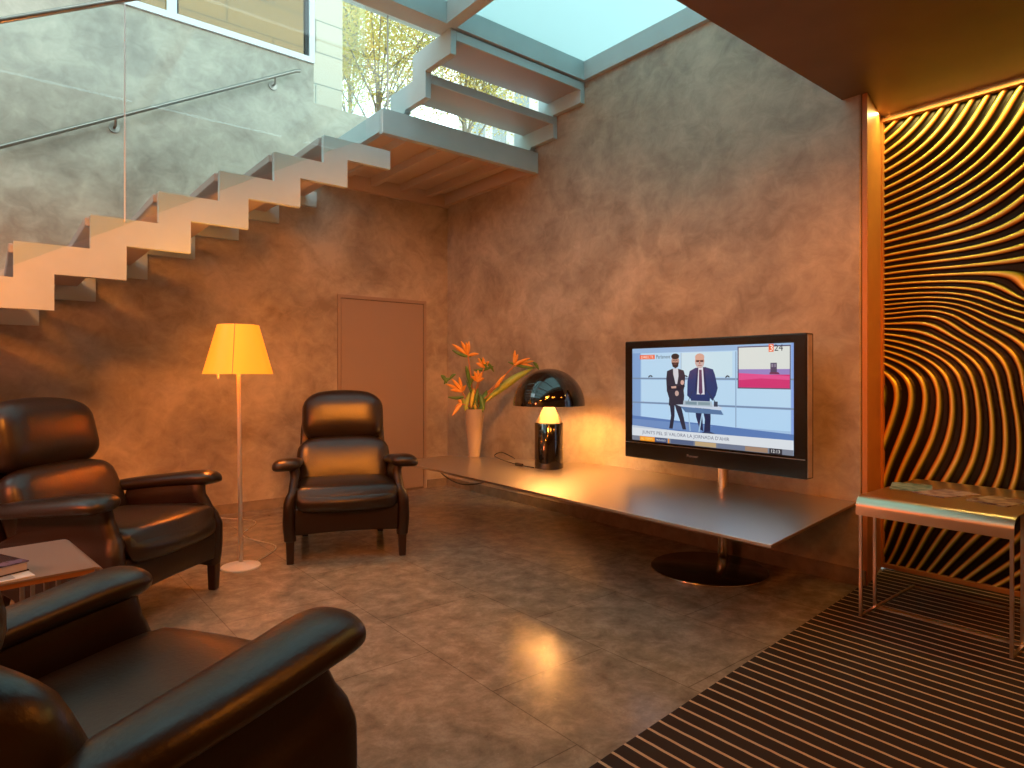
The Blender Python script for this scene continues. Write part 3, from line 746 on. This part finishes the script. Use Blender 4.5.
# ------------------------------------------------------------------ tables
def rolled_top(x0, x1, hw, z, drop=.075, r=.045, th=.004, ends=(1, 1)):
    """steel sheet whose x ends roll down; returns MB in local coordinates"""
    pts = []
    if ends[0]: pts += [(x0, z-drop)]+[(x0+r-r*math.cos(a), z-r+r*math.sin(a)) for a in [PI/2*k/8 for k in range(9)]]
    else: pts += [(x0, z)]
    if ends[1]: pts += [(x1-r+r*math.sin(a), z-r+r*math.cos(a)) for a in [PI/2*k/8 for k in range(9)]]+[(x1, z-drop)]
    else: pts += [(x1, z)]
    b = MB(); rs = []
    for k, (x, zz) in enumerate(pts):
        a = pts[max(k-1, 0)]; c_ = pts[min(k+1, len(pts)-1)]
        dx, dz = c_[0]-a[0], c_[1]-a[1]; l = math.hypot(dx, dz); nx, nz = dz/l*th, -dx/l*th
        rs.append([(x, -hw, zz), (x, hw, zz), (x+nx, hw, zz+nz), (x+nx, -hw, zz+nz)])
    b.rings(rs); return b
gold = brushed('warm_satin_steel', (.58, .50, .36), .3)
t1 = thing('side_table', 'satin steel side table with thin wire legs on the striped mat holding leaflets', 'table', (3.025, .969, .0065))
rolled_top(0, .78, .288, .545, .085, .05).build('tabletop', gold, t1, auto=30)
for sy in (-1, 1):
    y = sy*.276
    MB().box(.018, .030, y-.006, y+.006, .0, .47).build('leg', M['steel'], t1)
    MB().box(.17, .182, y-.006, y+.006, .008, .539).build('leg', M['steel'], t1)
    MB().box(.030, .66, y-.006, y+.006, 0, .008).build('runner', M['steel'], t1)
for x in (.19, .64): MB().box(x, x+.02, -.269, .269, 0, .006).build('crossbar', M['steel'], t1)
# leaflets on it
cols = [((.04, .16, .18), (.30, .42, .40)), ((.45, .36, .34), (.16, .10, .12)), ((.10, .05, .04), (.42, .34, .25))]
for k, (lx, ly, w, h, rz, lab) in enumerate(((.43, .21, .085, .11, .3, 'teal printed leaflet, leftmost of three on the steel side table'), (.37, .045, .075, .115, -.35, 'pale pink and grey leaflet in the middle of the steel side table'), (.34, -.16, .08, .10, -.2, 'dark brown and cream leaflet, rightmost of three on the steel side table'))):
    m = mat('leaflet_print_%s' % 'abc'[k], cols[k][0], .35, noise=(22, cols[k][1], .42, .58))
    o = MB().box(-w, w, -h, h, 0, .003+.001*k).build('leaflet', m, bevel=.001)
    o.location = (3.025+lx, .969+ly, .5518); o.rotation_euler = (0, 0, rz+PI/2); tag(o, lab, 'leaflet', 'leaflets on the side table')

t2 = thing('coffee_table', 'low grey-topped steel table at the left edge between two armchairs', 'table', (-.16, 2.555, 0), math.radians(6))
rolled_top(-.42, .42, .235, .50, .045, .03, .006).build('tabletop', mat('grey_tabletop', (.32, .25, .21), .28, .2), t2, auto=30)
for sy in (-1, 1):
    for x in (-.30, -.27, .27, .30):
        MB().box(x-.006, x+.006, sy*.215-.006, sy*.215+.006, 0, .494).build('leg', M['steel'], t2)
    MB().box(-.27, .27, sy*.215-.006, sy*.215+.006, .0, .010).build('runner', M['steel'], t2)
MB().box(-.39, .39, -.233, -.226, .480, .4935).build('apron', mat('orange_edge', (.45, .2, .07), .35, .3), t2)
mg = thing('magazine', 'open white-edged magazine lying flat near the edge of the low table', 'magazine', (0.0, 2.44, .5005), math.radians(12))
MB().box(-.115, .085, -.10, .10, 0, .004).build('pages', M['white'], mg); MB().box(-.11, .04, -.09, .06, .0041, .0046).build('picture', mat('grey_print', (.2, .2, .22), .3, noise=(12, (.5, .5, .5), .4, .6)), mg)
bk = thing('book', 'thick dark covered book lying on the magazine on the low table', 'book', (-.015, 2.47, .5056), math.radians(25))
MB().box(-.115, .075, -.08, .08, .003, .026).build('page_block', mat('paper_edge', (.6, .5, .45), .6), bk)
MB().box(-.118, .079, -.083, .083, .0265, .030).box(-.118, .079, -.083, .083, 0, .003).build('cover', mat('dark_cover', (.02, .012, .02), .22, noise=(9, (.16, .12, .2), .56, .62)), bk)

# ------------------------------------------------------------------ wavy golden panel
def wavy():
    U1_, Z0, Z1 = 1.5, .03, 2.52; nu, nv = 300, 700
    At = [(0, 17), (1.0, 17), (1.1, 15.5), (1.35, 7), (1.58, 0), (2.0, -8), (2.5, -12)]
    Bt = [(0, -16), (.15, -9), (.4, -4), (.7, -1.6), (.95, 0), (1.06, 8), (1.16, 26), (1.35, 38), (1.6, 33), (1.9, 23), (2.5, 13)]
    def lin(tab, x):
        if x <= tab[0][0]: return tab[0][1]
        for (a, fa), (b, fb) in zip(tab, tab[1:]):
            if x <= b: return fa+(fb-fa)*(x-a)/(b-a)
        return tab[-1][1]
    def sm(tab, x): return sum(lin(tab, x+d) for d in (-.06, -.03, 0, .03, .06))/5
    Av = []; Bv = []; acc = 0
    for j in range(nv+1):
        v = Z0+(Z1-Z0)*j/nv; Av.append(sm(At, v)); Bv.append(acc); acc += sm(Bt, v)*(Z1-Z0)/nv
    vs = []; ph = []
    for j in range(nv+1):
        v = Z0+(Z1-Z0)*j/nv
        for i in range(nu+1):
            u = U1_*i/nu; uu = u+.03*math.sin(v*4.2+u*3)
            p = Av[j]*uu+Bv[j]+.5*math.sin(u*5+v*3)+2.6*math.exp(-((u-.78)/.22)**2-((v-1.50)/.10)**2)-1.6*math.exp(-((u-.25)/.2)**2-((v-1.42)/.10)**2); f_ = p-math.floor(p)
            r = max(0, 1-abs(f_-.5)/.27); hgt = .017*math.sqrt(max(0, 1-(1-r)**2)) if r > 0 else 0
            vs.append((-hgt, -u, v)); ph.append(p+200)
    fs = [(j*(nu+1)+i, (j+1)*(nu+1)+i, (j+1)*(nu+1)+i+1, j*(nu+1)+i+1) for j in range(nv) for i in range(nu)]
    me = bpy.data.meshes.new('ribs'); me.from_pydata(vs, [], fs)
    at_ = me.attributes.new('rib', 'FLOAT', 'POINT'); at_.data.foreach_set('value', ph)
    for p in me.polygons: p.use_smooth = True
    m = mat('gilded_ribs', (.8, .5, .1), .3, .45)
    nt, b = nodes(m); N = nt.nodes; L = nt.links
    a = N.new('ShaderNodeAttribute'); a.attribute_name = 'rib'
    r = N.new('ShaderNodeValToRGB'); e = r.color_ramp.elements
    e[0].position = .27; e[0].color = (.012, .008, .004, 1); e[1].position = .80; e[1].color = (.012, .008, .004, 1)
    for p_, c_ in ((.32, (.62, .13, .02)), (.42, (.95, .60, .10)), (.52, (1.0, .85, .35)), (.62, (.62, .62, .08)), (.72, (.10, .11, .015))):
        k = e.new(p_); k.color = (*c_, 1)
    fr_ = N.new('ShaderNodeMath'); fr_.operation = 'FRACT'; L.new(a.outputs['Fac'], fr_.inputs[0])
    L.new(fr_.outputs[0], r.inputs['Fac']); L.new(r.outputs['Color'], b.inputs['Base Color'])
    me.materials.append(m)
    return me
wp = thing('wavy_wall_relief', 'golden wall relief of wavy raised ribs on black, right of the plaster wall', 'wall art', (3.94, 1.478, 0))
o = bpy.data.objects.new('ribbed_panel', wavy()); COL.objects.link(o); o.parent = wp
MB().box(.001, .05, -1.5, 0, .03, 2.52).build('backing', M['cable_b'], wp)
MB().box(-.04, .05, -1.5, 0, 2.521, 2.553).box(-.03, .05, -1.5, 0, .0065, .029).box(-.03, .05, 0.001, .011, .0065, 2.553).build('frame', M['jamb'], wp)
MB().box(-.045, -.041, -1.5, 0, 2.535, 2.5535).build('light_slot', M['chrome'], wp)

# ------------------------------------------------------------------ outdoors at street level
sbox('pavement', M['skirt'], 3.95, 30, -5, 30, 3.1, 3.3)
sbox('pavement_rear', M['skirt'], -10, 3.95, YB+.24, 30, 3.1, 3.3)
for n_ in ('pavement', 'pavement_rear'): pass
def block_wall(name, c1, c2, cm, w, h):
    m = mat(name, c1, .7); nt, b = nodes(m); N = nt.nodes; L = nt.links
    tc = N.new('ShaderNodeTexCoord'); mp = N.new('ShaderNodeMapping'); mp.inputs['Rotation'].default_value = (PI/2, 0, 0)
    br = N.new('ShaderNodeTexBrick'); br.inputs['Scale'].default_value = 1; br.inputs['Brick Width'].default_value = w; br.inputs['Row Height'].default_value = h; br.inputs['Mortar Size'].default_value = .008
    br.inputs['Color1'].default_value = (*c1, 1); br.inputs['Color2'].default_value = (*c2, 1); br.inputs['Mortar'].default_value = (*cm, 1)
    L.new(tc.outputs['Object'], mp.inputs['Vector']); L.new(mp.outputs['Vector'], br.inputs['Vector']); L.new(br.outputs['Color'], b.inputs['Base Color'])
    return m
stone = block_wall('pale_stone_blocks', (.56, .43, .32), (.52, .40, .29), (.22, .18, .13), .95, .36)
sb = thing('stone_building', 'pale block-built stone house front right outside the upper window', 'building', (0, 0, 3.3))
MB().box(-6, 3.17, 7.0, 8.4, 0, 5).build('stone_wall', stone, sb)
# far buildings
bf = thing('balcony_building', 'cream house with an iron railed balcony seen beside the stone wall through the glass', 'building', (0, 0, 3.3))
MB().box(0.5, 5.42, 12.6, 16, 0, 9).build('house_wall', mat('cream_render', (.68, .58, .45), .8), bf)
bc = at(349, 80, 14.4); bx, by = 5.25, 12.35
MB().box(4.2, 5.75, 11.9, 12.6, 4.15, 4.35).box(4.25, 5.65, 12.1, 12.6, 3.85, 4.15).build('balcony_slab', mat('cream_stone', (.7, .56, .42), .8), bf)
rl = MB()
for k in range(22): x = 4.22+1.5*k/21; rl.box(x-.012, x+.012, 11.93, 11.95, 4.35, 5.3)
for k in range(9): y = 11.95+.62*k/8; rl.box(5.70, 5.72, y-.012, y+.012, 4.35, 5.3)
rl.box(4.2, 5.74, 11.92, 11.96, 5.28, 5.33).box(5.69, 5.73, 11.92, 12.6, 5.28, 5.33).box(4.2, 5.74, 11.92, 11.96, 4.4, 4.44)
rl.build('railing', M['cable_b'], bf)
wb = thing('white_building', 'white house far off glimpsed between the open treads of the stairs', 'building', (0, 0, 3.3))
MB().box(9.6, 16, 8.2, 14, 0, 9).build('house_wall', mat('white_render', (.8, .8, .82), .8), wb)
q = MB()
for k in range(6): q.box(9.58, 9.6, 8.6+k*.85, 9.1+k*.85, 2.6, 4.6)
q.build('window', mat('dull_glass', (.35, .4, .45), .3), wb)

leafm = mat('autumn_leaves', (.60, .58, .15), .6, noise=(2.5, (.92, .66, .2), .4, .62))
nt, b = nodes(leafm); b.inputs['Transmission Weight'].default_value = 0
tr = nt.nodes.new('ShaderNodeBsdfTranslucent'); mxs = nt.nodes.new('ShaderNodeMixShader'); mxs.inputs[0].default_value = .5
rp = [n for n in nt.nodes if n.type == 'VALTORGB'][0]
nt.links.new(rp.outputs['Color'], tr.inputs[0]); outn = [n for n in nt.nodes if n.type == 'OUTPUT_MATERIAL'][0]
nt.links.new(b.outputs[0], mxs.inputs[1]); nt.links.new(tr.outputs[0], mxs.inputs[2]); nt.links.new(mxs.outputs[0], outn.inputs[0])
bark = mat('grey_bark', (.32, .27, .22), .8)
def tree(x, y, zc, rad, n, lab, seed):
    rnd = random.Random(seed)
    t = thing('street_tree', lab, 'tree', (x, y, 3.3), 0, 'street trees outside the upper glazing')
    tips = []; b = MB()
    zc -= 3.3
    b.tube([(0, 0, 0), (.05, 0, zc*.4), (0, .05, zc*.75)], .05, 8, r1=.03)
    for k in range(16):
        a = rnd.uniform(0, 2*PI); e = rnd.uniform(-.6, 1.3); r = rad*rnd.uniform(.6, .95)
        p0 = Vector((0, .05, zc*rnd.uniform(.45, .75))); p2 = Vector((math.cos(a)*math.cos(e)*r, math.sin(a)*math.cos(e)*r, zc+math.sin(e)*r*.9))
        p1 = (p0+p2)/2+Vector((rnd.uniform(-.3, .3), rnd.uniform(-.3, .3), .15))
        pts = catmull([p0, p1, p2], 5); b.tube(pts, .016, 6, r1=.006)
        tips += [pts[5], pts[7], pts[-1]]
        for _ in range(4):
            q0 = pts[rnd.randint(4, 9)]; q1 = q0+Vector((rnd.uniform(-1, 1), rnd.uniform(-1, 1), rnd.uniform(-.5, .8)))*.6*rad/2
            b.tube([q0, (q0+q1)/2+Vector((0, 0, .05)), q1], .010, 5, r1=.004); tips.append(q1)
    b.build('trunk', bark, t, smooth=True)
    f_ = MB()
    for k in range(n):
        c_ = rnd.choice(tips)+Vector((rnd.gauss(0, 1), rnd.gauss(0, 1), rnd.gauss(0, 1)))*.44*rad/2
        d1 = Vector((rnd.gauss(0, 1), rnd.gauss(0, 1), rnd.gauss(0, 1))).normalized(); d2 = d1.orthogonal().normalized(); s_ = rnd.uniform(.02, .042)
        f_.add([c_-d1*s_, c_+d2*s_*.7+d1*s_*.1, c_+d1*s_, c_-d2*s_*.7], [(0, 1, 2, 3)])
    f_.build('foliage', leafm, t)
tree(5.15, 9.9, 7.2, 2.1, 25000, 'yellow-green street tree directly behind the glass left of the joint', 1)
tree(6.3, 9.0, 6.6, 1.2, 8000, 'yellow-green street tree farther right behind the upper stair flight', 2)
tree(6.3, 13.5, 9.4, 2.5, 24000, 'tall pale street tree filling the top of the glazing', 3)
for ob in list(COL.objects):
    if ob.name.startswith('pavement'): pass

# ------------------------------------------------------------------ light
def area(name, loc, size, power, col, rot=(0, 0, 0), sy=None, spread=None):
    l = bpy.data.lights.new(name, 'AREA'); l.energy = power; l.color = col; l.size = size
    if sy: l.shape = 'RECTANGLE'; l.size_y = sy
    if spread: l.spread = math.radians(spread)
    o = bpy.data.objects.new(name, l); COL.objects.link(o); o.location = loc; o.rotation_euler = rot; return o
def spot(name, loc, target, power, col, ang, blend=.5, rad=.04):
    l = bpy.data.lights.new(name, 'SPOT'); l.energy = power; l.color = col; l.spot_size = math.radians(ang); l.spot_blend = blend; l.shadow_soft_size = rad
    o = bpy.data.objects.new(name, l); COL.objects.link(o); o.location = loc
    d = Vector(target)-Vector(loc); o.rotation_euler = d.to_track_quat('-Z', 'Y').to_euler(); return o
def point(name, loc, power, col, rad=.03):
    l = bpy.data.lights.new(name, 'POINT'); l.energy = power; l.color = col; l.shadow_soft_size = rad
    o = bpy.data.objects.new(name, l); COL.objects.link(o); o.location = loc; return o
W = (1, .27, .024)
point('floor_lamp_light', (fx+lean.x, fy+lean.y, 1.30), 36, (1, .36, .06), .05)
point('table_lamp_light', (3.086, 3.367, ZSH+.575), 25, (1, .43, .11), .05)
point('left_lamp_light', (-1.25, 2.9, 1.35), 55, (1, .17, .045), .15)
def down(x, y, p, c=W, tx=0, size=.2):
    o = area('ceiling_downlight', (x, y, 2.548), size, p, c, (tx, 0, 0)); return o
for x, y, p in ((-2.4, 1.2, 55), (-.6, .6, 14), (1.6, .2, 10), (3.0, -.4, 12)):
    down(x, y, p)
for x, y, tx, ty, tz, p, ang in ((-2.0, 1.35, -.8, 5.2, .8, 420, 50), (-.5, 1.35, .8, 5.2, 1.0, 540, 50), (1.0, 1.35, 2.5, 5.2, 1.1, 500, 52),
                        (.6, 1.2, 3.5, 3.9, 1.2, 420, 54), (1.5, .5, 3.5, 2.0, 1.35, 300, 52), (.5, 1.3, 1.1, 3.0, 0, 120, 62), (2.3, -.4, 3.72, 1.45, 1.0, 90, 44)):
    spot('added_warm_spot', (x, y, 2.50), (tx, ty, tz), p, (1, .15, .045) if ang == 30 else W, ang, 1.0, .22)  # unseen spots added to brighten the walls, the floor and the wall-end return
area('relief_strip_light', (3.82, .75, 2.546), .03, 12, (1, .72, .22), (0, 0, 0), 1.45)
w = bpy.data.worlds.new('sky'); S.world = w; w.use_nodes = True
bg = w.node_tree.nodes['Background']; bg.inputs[0].default_value = (.70, .93, .97, 1); bg.inputs[1].default_value = 4.1

# ------------------------------------------------------------------ camera
cam = bpy.data.cameras.new('camera'); co = bpy.data.objects.new('camera', cam); COL.objects.link(co)
co.location = (0, 0, HC); co.rotation_euler = (PI/2, 0, -YAW)
cam.sensor_width = 36; cam.lens = FPX/1024*36; cam.shift_y = -(384-HOR)/1024; cam.clip_start = .05
S.camera = co
S.view_settings.view_transform = 'Standard'; S.view_settings.look = 'None'; S.view_settings.gamma = 1; S.view_settings.exposure = 0
try: S.view_settings.use_curve_mapping = False
except Exception: pass
S.cycles.max_bounces = 10; S.cycles.transparent_max_bounces = 12
